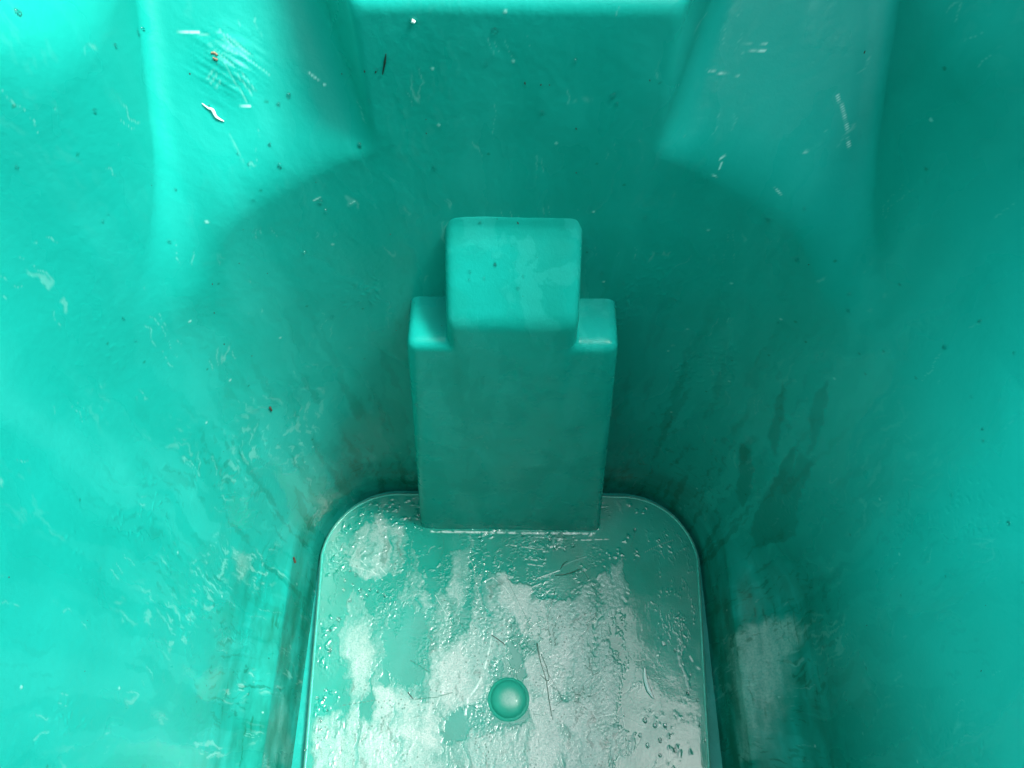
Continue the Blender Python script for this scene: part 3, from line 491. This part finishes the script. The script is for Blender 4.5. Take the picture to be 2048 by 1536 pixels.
# bottom of the groove
def poly_slab(pts, z0, z1, bevel=0.0, seg=3):
    bm = bmesh.new()
    vb = [bm.verts.new((x, y, z0)) for x, y in pts]; vt = [bm.verts.new((x, y, z1)) for x, y in pts]
    n_ = len(pts)
    top = bm.faces.new(vt); bm.faces.new(vb[::-1])
    for i in range(n_): bm.faces.new((vb[i], vb[(i + 1) % n_], vt[(i + 1) % n_], vt[i]))
    bm.normal_update()
    if bevel:
        es = [e for e in top.edges]
        bmesh.ops.bevel(bm, geom=es, offset=bevel, segments=seg, profile=0.5, affect='EDGES')
    for f in bm.faces: f.smooth = len(f.verts) <= 4
    me = bpy.data.meshes.new('slab'); bm.to_mesh(me); bm.free()
    return me
j0 = 0
ring = [(P[j0, k, 0] * 1.02, 0.12 + (P[j0, k, 1] - 0.12) * 1.02) for k in range(0, NA, 4)]
link('groove_bottom', poly_slab(ring[::-1], -0.03, -0.0125), M_block, bin_)

def plate_outline(n_=24, grow=0.0):
    hwb, hwf = 0.2055 + grow, 0.189 + grow
    yb, yf, rb, rf = 0.345 + grow, -0.108, 0.078, 0.06
    pts = []
    def arc(cx, cy, r, a0, a1):
        for i in range(n_ + 1):
            a = math.radians(a0 + (a1 - a0) * i / n_); pts.append((cx + r * math.cos(a), cy + r * math.sin(a)))
    arc(hwb - rb, yb - rb, rb, 4, 90); arc(-hwb + rb, yb - rb, rb, 90, 176)
    arc(-hwf + rf, yf + rf, rf, 180, 270); arc(hwf - rf, yf + rf, rf, 270, 360)
    return pts
def floor_mesh():
    out = np.array(plate_outline(40, 0.0)); n0 = len(out)
    # resample the outline evenly
    cl = np.vstack([out, out[:1]]); sl = np.concatenate([[0], np.cumsum(np.linalg.norm(np.diff(cl, axis=0), axis=1))])
    t = np.linspace(0, sl[-1], 1501)[:-1]; ox = np.interp(t, sl, cl[:, 0]); oy = np.interp(t, sl, cl[:, 1])
    c = np.array([0.0, 0.12])
    f = np.concatenate([np.linspace(0.02, 0.985, 430), np.linspace(0.986, 1.0, 10)])
    X = c[0] + f[:, None] * (ox - c[0]); Y = c[1] + f[:, None] * (oy - c[1])
    F = Field(-0.23, 0.23, -0.02, 0.36, 0.001)
    for pts, lv in PLATE: F.poly(pts, lv, 0.006 if abs(lv) > 0.5 else 0.009)
    w1 = fbm(X, Y, 25, 3, 101) * 0.016; w2 = fbm(X, Y, 25, 3, 102) * 0.020
    w3 = fbm(X, Y, 130, 3, 103) * 0.0035; w4 = fbm(X, Y, 130, 3, 104) * 0.006
    Xw, Yw = X + w1 + w3, Y + w2 + w4
    base = F.at(X + w1 * 0.55 + w3 * 1.2, Y + w2 * 0.55 + w4 * 1.2)
    base = base + 0.16 * ss(0.21, 0.11, Y) * ss(0.17, 0.11, np.abs(X + 0.02)) - 0.30 * ss(0.09, 0.14, X)
    st = fbm(Xw, Yw * 0.16, 60, 4, 110); bl = fbm(Xw, Yw * 0.7, 26, 4, 111); fi = fbm(X, Y, 260, 3, 112)
    v = base - 0.16 + 0.85 * st + 0.18 * bl + 0.14 * fi
    inside = ss(1.0, 0.955, f)[:, None]
    st2 = fbm(Xw + 2, Yw * 0.10, 150, 3, 113)
    resid_sheen = (0.30 * ss(0.10, 0.16, v) + 0.70 * ss(0.0, 0.55, v + 0.25 * st2)) * inside  # dried film and painted sky reflection together
    thick_sheen = (0.85 + 0.5 * st2) * ss(0.42, 1.10, base + 0.25 * bl + 0.45 * st + 0.15 * fi)
    step = ss(0.50, 0.54, base + 0.30 * st + 0.2 * bl) * 0.10; thick_sheen = np.clip(thick_sheen * 0.9 + step * (thick_sheen > 0.02), 0, 1)
    # beads and wandering rivulets of water
    dw, rw = worley(X + w3 * 1.5, Y + w4, 150, 120)
    zone = ss(0.75, 0.93, f)[:, None] * ss(0.15, -0.05, X) * ss(0.05, 0.25, fbm(X, Y, 32, 2, 121) + 0.22) \
        + ss(0.02, 0.2, fbm(X, Y, 22, 3, 122)) * ss(0.22, 0.30, Y) * 0.9 * (np.abs(X) < 0.17) + 0.4 * ss(0.12, 0.16, X) * ss(0.17, 0.05, Y) * ss(0.05, 0.25, fbm(X, Y, 30, 2, 123))
    zone = np.clip(zone, 0, 1)
    bead = np.sqrt(np.clip(1 - (dw / (0.18 + 0.24 * rw)) ** 2, 0, 1)) * (rw > 0.35) * zone
    rv = np.abs(fbm(X + w3 * 2.2, Y * 0.33 + w4, 75, 2, 130)); riv = ss(0.055, 0.015, rv) * ss(0.0, 0.2, fbm(X, Y * 0.5, 20, 2, 131)) * ss(0.10, 0.2, Y)
    d3, r3 = worley(X, Y, 260, 140); spk = ss(0.30, 0.14, d3) * (r3 > 0.66) * ss(-0.02, 0.25, fbm(X, Y, 28, 3, 141)) * resid_sheen
    smear = ss(0.10, 0.34, fbm(Xw, Yw * 0.35, 120, 4, 142)) * ss(-0.05, 0.3, fbm(X, Y, 17, 3, 143)) * 0.55 * resid_sheen
    sc_r = np.linalg.norm(np.stack([X - 0.0, Y - 0.12], -1), axis=-1)
    P3 = np.stack([X, Y, np.zeros_like(X)], -1).reshape(-1, 3); lt = np.zeros(len(P3)); dk = np.zeros(len(P3))
    for pts, w, lv in PSCR: stroke(P3, [(a, b, 0) for a, b in pts], w * 0.0007, lt if lv > 0 else dk, 0.8)
    stroke(P3, [(-0.088, 0.3008, 0), (-0.03, 0.3006, 0), (0.03, 0.3006, 0), (0.094, 0.3008, 0)], 0.0011, lt, 0.9)
    lt *= ss(-0.3, 0.05, fbm(X, Y, 150, 2, 145)).ravel()
    rng = np.random.default_rng(5)
    for _ in range(60):
        x0, y0 = rng.uniform(-0.17, 0.17), rng.uniform(0.04, 0.3); a = rng.normal(1.4, 0.7); L = rng.uniform(0.006, 0.035); k = rng.normal(0, 0.5)
        pl = [(x0 + L * q * math.cos(a + k * q), y0 + L * q * math.sin(a + k * q), 0) for q in (0, 0.33, 0.66, 1)]
        stroke(P3, pl, 0.00028, dk if rng.random() < 0.55 else lt, rng.uniform(0.15, 0.45))
    for _ in range(9):
        x0, y0 = rng.uniform(-0.02, 0.14), rng.uniform(0.09, 0.22); r0 = rng.uniform(0.006, 0.011); a0 = rng.uniform(0, 6)
        pl = [(x0 + r0 * math.cos(a0 + q), y0 + r0 * math.sin(a0 + q), 0) for q in np.linspace(0, rng.uniform(2, 5.5), 14)]
        stroke(P3, pl, 0.00028, dk, 0.28)
    lt = lt.reshape(X.shape); dk = dk.reshape(X.shape)
    grain = fbm(X, Y, 330, 2, 150) * ss(0.0, 0.35, fbm(X, Y, 18, 2, 151)) * ss(0.13, 0.08, X)
    Z = 0.0005 * fbm(X, Y, 20, 2, 160) + 0.00028 * resid_sheen + 0.00016 * fi * (0.25 + resid_sheen) + 0.00030 * grain + 0.0008 * bead + 0.00028 * riv - 0.00025 * dk + 0.0002 * lt
    Z *= inside
    co = np.stack([X, Y, Z], -1)
    # rounded outer edge and the drop into the groove
    ox_n = np.roll(oy, -1) - np.roll(oy, 1); oy_n = -(np.roll(ox, -1) - np.roll(ox, 1)); ln = np.hypot(ox_n, oy_n); ox_n /= ln; oy_n /= ln
    ex = []
    for dxo, dz in ((0.0008, -0.0003), (0.0013, -0.0009), (0.0015, -0.002), (0.0022, -0.014)):
        ex.append(np.stack([ox + ox_n * dxo, oy + oy_n * dxo, np.full_like(ox, dz)], -1))
    rows = np.concatenate([co, np.array(ex)], 0); nr, na = rows.shape[:2]
    ii = np.arange(nr * na).reshape(nr, na)
    q = np.stack([ii[:-1], ii[1:], np.roll(ii, -1, 1)[1:], np.roll(ii, -1, 1)[:-1]], -1).reshape(-1, 4)
    cen_ = np.concatenate([np.full((1, na), nr * na), ii[:1]], 0)
    me = mesh_np('raised_floor', rows.reshape(-1, 3), q)
    wetm = np.clip(0.35 + bead + riv + 0.6 * (1 - resid_sheen) + 0.5 * ss(0.0, 0.3, bl), 0, 1)
    mot = np.clip(0.5 + fbm(Xw, Yw * 0.5, 22, 4, 170), 0, 1)
    pad = lambda a: np.concatenate([a, np.repeat(a[-1:], 4, 0)], 0)
    # beads and rivulets lie over clean plastic
    resid_sheen = resid_sheen * (1 - 0.75 * riv) * (1 - 0.4 * bead)
    lipw = ss(0.990, 0.997, f)[:, None] * np.ones_like(X)
    set_attr(me, 'worn', np.stack([pad(resid_sheen), pad(thick_sheen), pad(np.clip(spk * 0.8 + smear + dk, 0, 0.85))], -1).reshape(-1, 3))
    set_attr(me, 'marks', np.stack([pad(wetm), pad(mot), pad(np.clip(lt * 0.8 + 0.1 * lipw, 0, 1))], -1).reshape(-1, 3))
    return me
floor_o = link('raised_floor', floor_mesh(), M_floor, bin_)
me = floor_o.data
# the small hole left at the fan's centre lies under the stud's skirt level: close it
bm = bmesh.new(); bm.from_mesh(me); bnd = [e for e in bm.edges if e.is_boundary and all(v.co.z > -0.005 for v in e.verts)]
bmesh.ops.contextual_create(bm, geom=bnd); bm.to_mesh(me); bm.free()

# raised wet lip round the floor's edge
def tube_loop(pts, z, r, seg=8):
    n_ = len(pts); co = []
    for i in range(n_):
        a = Vector(pts[i - 1]); b = Vector(pts[(i + 1) % n_]); t = (b - a).normalized(); nrm = Vector((t.y, -t.x))
        for k in range(seg):
            th = 2 * math.pi * k / seg
            co.append((pts[i][0] + nrm.x * r * math.cos(th), pts[i][1] + nrm.y * r * math.cos(th), z + r * math.sin(th)))
    ii = np.arange(n_ * seg).reshape(n_, seg)
    q = np.stack([ii, np.roll(ii, -1, 1), np.roll(np.roll(ii, -1, 0), -1, 1), np.roll(ii, -1, 0)], -1).reshape(-1, 4)
    return mesh_np('lip', np.array(co), q)
link('floor_lip', tube_loop(plate_outline(24, -0.0009), -0.0001, 0.0010), simple_material('wet_lip_plastic', (0.05, 0.50, 0.40, 1), 0.12, 0.2, 300, 0.0002), floor_o)

# round stud on the floor
def lathe(profile, seg=64):
    co = []; 
    for r, z in profile:
        for k in range(seg):
            a = 2 * math.pi * k / seg; co.append((r * math.cos(a), r * math.sin(a), z))
    ii = np.arange(len(profile) * seg).reshape(len(profile), seg)
    q = np.stack([ii[:-1], np.roll(ii, -1, 1)[:-1], np.roll(ii, -1, 1)[1:], ii[1:]], -1).reshape(-1, 4)
    return mesh_np('lathe', np.array(co), q)
prof = [(0.0215, -0.001), (0.0206, 0.0006), (0.0187, 0.0009), (0.0179, 0.0013)]
for i in range(0, 17):
    a = math.radians(6 + 84 * i / 16); prof.append((max(0.0176 * math.cos(a), 0.00005), 0.0012 + 0.0065 * math.sin(a)))
me = lathe(prof); me.transform(Matrix.Translation((0.0005, 0.127, 0)))
s_ = NT('green_stud_plastic'); v_ = s_.coord()
s_.bsdf.inputs['Roughness'].default_value = 0.42
x_, y_, z_ = s_.xyz(v_)
rr_ = s_.math('SQRT', s_.math('ADD', s_.math('POWER', s_.math('SUBTRACT', x_, 0.0005), 2.0), s_.math('POWER', s_.math('SUBTRACT', y_, 0.127), 2.0)))
w_ = s_.math('MULTIPLY', s_.ramp(rr_, 0.0035, 0.0115, 1, 0), s_.ramp(s_.noise(v_, 500, 4, 0.7), 0.3, 0.6, 0.35, 0.8))  # pale crown of the stud: worn, with the sky's reflection painted in
s_.put(s_.bsdf.inputs['Base Color'], s_.mix(w_, s_.mix(s_.noise(v_, 90, 4), (0.012, 0.36, 0.26, 1), (0.02, 0.30, 0.22, 1)), (0.24, 0.44, 0.38, 1)))
s_.bsdf.inputs['Coat Weight'].default_value = 0.1
s_.put(s_.bsdf.inputs['Normal'], s_.bump(s_.noise(v_, 300, 3), 0.3, 0.0003))
link('stud', me, s_.m, floor_o)

# ------------------------------------------------------------------ stepped block on the back wall
def hexa(bm, rows, bevel):
    """rows: list of horizontal sections (x0, x1, y0, y1, z); builds a closed prism"""
    vs = []
    for x0, x1, y0, y1, z in rows:
        vs.append([bm.verts.new(p) for p in ((x0, y0, z), (x1, y0, z), (x1, y1, z), (x0, y1, z))])
    for a, b in zip(vs[:-1], vs[1:]):
        for i in range(4): bm.faces.new((a[i], a[(i + 1) % 4], b[(i + 1) % 4], b[i]))
    bm.faces.new(vs[0][::-1]); bm.faces.new(vs[-1])
def block_mesh():
    bm = bmesh.new()
    # body with two shelves on top; runs into the wall behind
    hexa(bm, [(-0.1005, 0.1005, 0.3035, 0.375, -0.012), (-0.0790, 0.0790, 0.3205, 0.375, 0.3515)], 0)
    # taller middle part with a sloping head
    vs = []
    sec = [(0.3085, 0.08), (0.3206, 0.379), (0.3385, 0.402), (0.3520, 0.4175), (0.3600, 0.426), (0.3645, 0.432), (0.3674, 0.439), (0.378, 0.447), (0.378, 0.08)]
    a = [bm.verts.new((-0.0480, y, z)) for y, z in sec]; b = [bm.verts.new((0.0475, y, z)) for y, z in sec]
    for i in range(len(sec)): bm.faces.new((a[i], a[(i + 1) % len(sec)], b[(i + 1) % len(sec)], b[i]))
    bm.faces.new(a[::-1]); bm.faces.new(b)
    bmesh.ops.recalc_face_normals(bm, faces=bm.faces)
    bmesh.ops.bevel(bm, geom=[e for e in bm.edges if e.calc_face_angle(0) > 0.6], offset=0.0075, segments=4, profile=0.5, affect='EDGES')
    me = bpy.data.meshes.new('stepped_block'); bm.to_mesh(me); bm.free()
    return me
blk = link('stepped_block', block_mesh(), M_block, bin_)
rm = blk.modifiers.new('remesh', 'REMESH'); rm.mode = 'VOXEL'; rm.voxel_size = 0.0011; rm.use_smooth_shade = True
sm = blk.modifiers.new('smooth', 'SMOOTH'); sm.factor = 0.5; sm.iterations = 24

# ------------------------------------------------------------------ droplets and dirt lying in the bin
bpy.context.view_layer.update()
_ev = blk.evaluated_get(bpy.context.evaluated_depsgraph_get())
B_TREE = BVHTree.FromObject(_ev, bpy.context.evaluated_depsgraph_get())
def seat(p):
    """nearest place on the bin's surface: point, normal"""
    p = Vector(p)
    l, n_, i, d = B_TREE.find_nearest(p)
    if l is not None and d < 0.002: return l, n_, 'block'
    if p.z < 0.004 and p.y < 0.345 and abs(p.x) < 0.206: return Vector((p.x, p.y, 0.0003)), Vector((0, 0, 1)), 'floor'
    a = math.atan2(p.x, p.y - 0.12); k = int(np.argmin(np.abs(np.angle(np.exp(1j * (ANG - a)))))); j = int(np.argmin(np.abs(ZZ - p.z)))
    return Vector(P[j, k]), Vector(Nn[j, k]), 'wall'
def frame(n_, down=Vector((0, 0, -1))):
    n_ = n_.normalized(); y = (down - n_ * down.dot(n_))
    if y.length < 0.1: y = Vector((0, -1, 0)) - n_ * Vector((0, -1, 0)).dot(n_)
    y.normalize(); x = y.cross(n_); return Matrix((x, y, n_)).transposed().to_4x4()
M_water = water_material()
def drop_mesh(seed):
    r = random.Random(seed); bm = bmesh.new(); bmesh.ops.create_icosphere(bm, subdivisions=3, radius=1.0)
    a = r.uniform(0.8, 1.0); t = r.uniform(1.0, 1.5)
    for v in bm.verts:
        x, y, z = v.co; x *= a * (1 + 0.12 * math.sin(3 * math.atan2(y, x) + seed)); y *= t if y > 0 else 1.0
        v.co = (x, y, z * 0.5 if z > 0 else z * 0.12)
    for f in bm.faces: f.smooth = True
    me = bpy.data.meshes.new('water_droplet'); bm.to_mesh(me); bm.free(); me.materials.append(M_water); return me
DM = [drop_mesh(i) for i in range(4)]
LAB = {'wall': 'tiny clear water droplet clinging to the turquoise bin wall', 'block': 'tiny clear water droplet on the stepped block of the bin',
       'floor': 'clear water bead lying on the stained floor panel of the bin'}
def droplet(p, r):
    l, n_, where = seat(p)
    o = bpy.data.objects.new('water_droplet', random.choice(DM)); S.collection.objects.link(o)
    o.matrix_world = Matrix.Translation(l) @ frame(n_) @ Matrix.Diagonal((r, r, r, 1))
    tag(o, LAB[where], 'droplet', {'wall': 'water droplets on the walls', 'block': 'water droplets on the stepped block', 'floor': 'water beads on the floor panel'}[where])
for p in DROPS:
    if p: droplet(p, random.uniform(0.0008, 0.0017))
for p in PLD:
    if p: droplet(p, random.uniform(0.0009, 0.0024))
M_grit = simple_material('dark_grit', (0.022, 0.035, 0.022, 1), 0.7, 0.5, 600)
def grit_mesh(seed):
    r = random.Random(seed); bm = bmesh.new(); bmesh.ops.create_icosphere(bm, subdivisions=2, radius=1.0)
    ex = r.uniform(0.6, 2.0)
    for v in bm.verts:
        k = 1 + 0.35 * math.sin(4 * v.co.x + seed) * math.cos(5 * v.co.y + 2 * seed); v.co = (v.co.x * k * 0.8, v.co.y * k * ex, v.co.z * k * 0.45)
    me = bpy.data.meshes.new('dirt_speck'); bm.to_mesh(me); bm.free(); me.materials.append(M_grit); return me
GM = [grit_mesh(i) for i in range(5)]
for p in GRIT:
    if not p: continue
    l, n_, where = seat(p); r = random.uniform(0.0003, 0.00062)
    o = bpy.data.objects.new('dirt_speck', random.choice(GM)); S.collection.objects.link(o)
    o.matrix_world = Matrix.Translation(l) @ frame(n_) @ Matrix.Rotation(random.uniform(-0.6, 0.6), 4, 'Z') @ Matrix.Diagonal((r, r, r, 1))
    tag(o, {'wall': 'tiny dark dirt speck stuck to the turquoise bin wall', 'block': 'tiny dark dirt speck on the stepped block', 'floor': 'tiny dark dirt speck on the floor panel'}[where],
        'speck', {'wall': 'dirt specks on the walls', 'block': 'dirt specks on the stepped block', 'floor': 'dirt specks on the floor panel'}[where])

def strand(name, pts, radii, mat, label, cat, lift=0.0005, flat=0.6):
    """a thin curved strand following measured points on the surface"""
    base = [seat(p) for p in pts]; org = base[0][0].copy(); ctr = []
    P_ = [b[0] + b[1] * (lift + 0.5 * r) for b, r in zip(base, radii)]; n_ = len(P_)
    N_ = 6; pts2 = []; rad2 = []; nor2 = []
    for i in range(n_ - 1):
        p0, p1, p2, p3 = P_[max(i - 1, 0)], P_[i], P_[i + 1], P_[min(i + 2, n_ - 1)]
        for k in range(N_):
            t = k / N_
            pts2.append(0.5 * ((2 * p1) + (p2 - p0) * t + (2 * p0 - 5 * p1 + 4 * p2 - p3) * t * t + (3 * p1 - p0 - 3 * p2 + p3) * t ** 3))
            rad2.append(radii[i] * (1 - t) + radii[i + 1] * t); nor2.append(base[i][1].lerp(base[i + 1][1], t).normalized())
    pts2.append(P_[-1]); rad2.append(radii[-1]); nor2.append(base[-1][1])
    bm = bmesh.new(); rings = []
    for i, p in enumerate(pts2):
        tn = (pts2[min(i + 1, len(pts2) - 1)] - pts2[max(i - 1, 0)]).normalized(); sd = tn.cross(nor2[i]).normalized(); up = sd.cross(tn)
        rings.append([bm.verts.new(p - org + (sd * math.cos(a) + up * math.sin(a) * flat) * rad2[i]) for a in [math.pi * 2 * k / 8 for k in range(8)]])
    for a, b in zip(rings[:-1], rings[1:]):
        for k in range(8): bm.faces.new((a[k], a[(k + 1) % 8], b[(k + 1) % 8], b[k]))
    bm.faces.new(rings[0][::-1]); bm.faces.new(rings[-1])
    for f in bm.faces: f.smooth = True
    bmesh.ops.recalc_face_normals(bm, faces=bm.faces)
    me = bpy.data.meshes.new(name); bm.to_mesh(me); bm.free()
    o = link(name, me, mat); o.location = org; tag(o, label, cat); return o
I = ITEMS
M_white = simple_material('pale_shell', (0.78, 0.82, 0.80, 1), 0.3, 0.1, 300)
M_brown = simple_material('brown_leaf', (0.10, 0.035, 0.018, 1), 0.5, 0.5, 400)
M_twig = simple_material('dark_wet_twig', (0.018, 0.028, 0.018, 1), 0.35, 0.5, 500)
M_stem = simple_material('thin_green_stem', (0.03, 0.14, 0.09, 1), 0.4, 0.4, 500)
M_tan = simple_material('tan_fibre', (0.30, 0.22, 0.14, 1), 0.6, 0.4, 500)
strand('pale_sliver', I['sliver'], [0.0006, 0.0021, 0.0024, 0.0005], M_white, 'white crescent sliver lying near the right edge of the floor panel', 'sliver')
strand('white_crumb', [I['bead'][0], (I['bead'][0][0] - 0.0012, I['bead'][0][1] + 0.004, 0)], [0.0021, 0.0010], M_white, 'white crumb on the floor panel above the crescent sliver', 'crumb', flat=0.7)
strand('plastic_shred', I['shred'], [0.0003, 0.0006, 0.0011, 0.0009, 0.0003], simple_material('pale_shred', (0.62, 0.80, 0.76, 1), 0.25, 0.2, 200), 'curled pale shred on the bright left shoulder', 'shred', lift=0.0006)
strand('white_grain', [I['grain'][0], tuple(Vector(I['grain'][0]) + Vector((0.0016, 0, -0.0006)))], [0.0013, 0.0010], M_white, 'small whitish grain on the upper block just below its bright top edge', 'grain', flat=0.8)
strand('dark_twig', I['twig'], [0.0002, 0.0006, 0.0003], M_twig, 'thin dark upright twig on the left part of the upper block', 'twig')
strand('leaf_flake', [I['flake'][0], tuple(Vector(I['flake'][0]) + Vector((0.001, -0.004, -0.005)))], [0.0012, 0.0016], M_brown, 'reddish brown leaf flake low on the left wall beside the floor panel', 'leaf flake')
strand('leaf_flake', [I['flake2'][0], tuple(Vector(I['flake2'][0]) + Vector((0.0003, 0, -0.007)))], [0.0010, 0.0007], M_brown, 'narrow brown flake halfway up the left wall among streaky scuffs', 'leaf flake')
strand('grass_stalk', I['twigs'], [0.0007, 0.0003, 0.0003, 0.0004, 0.0002], M_stem, 'long thin dark stalk lying right of the round stud on the floor panel', 'stalk', flat=0.9)
strand('grass_stalk', I['twig2'], [0.0003, 0.0003, 0.0003, 0.0002], M_stem, 'short hooked dark stalk crossing the long stalk on the floor panel', 'stalk', flat=0.9)
strand('grass_stalk', I['twig4'], [0.0003, 0.0005, 0.0002], M_stem, 'slightly bent dark stalk lying below the stepped block', 'stalk', flat=0.9)
strand('grass_stalk', I['twig3'], [0.0002, 0.0003, 0.0002], M_stem, 'tiny curled dark stalk just above the bent stalk below the stepped block', 'stalk', flat=0.9)
strand('fibre', I['lint'], [0.0005, 0.0003], M_twig, 'short dark fibre on the floor panel left of the round stud', 'fibre')
strand('fibre', I['lint2'], [0.0003, 0.0004, 0.0002], M_twig, 'bent dark fibre on the floor panel above the round stud', 'fibre')
for k, lab in enumerate(('upper left of three tan seeds on the bright left shoulder', 'right one of three tan seeds on the bright left shoulder', 'lowest of three tan seeds on the bright left shoulder')):
    p = I['seeds'][k]; strand('seed', [p, tuple(Vector(p) + Vector((0.0014, -0.0004, -0.0005)))], [0.0006, 0.0007], M_tan, lab, 'seed')
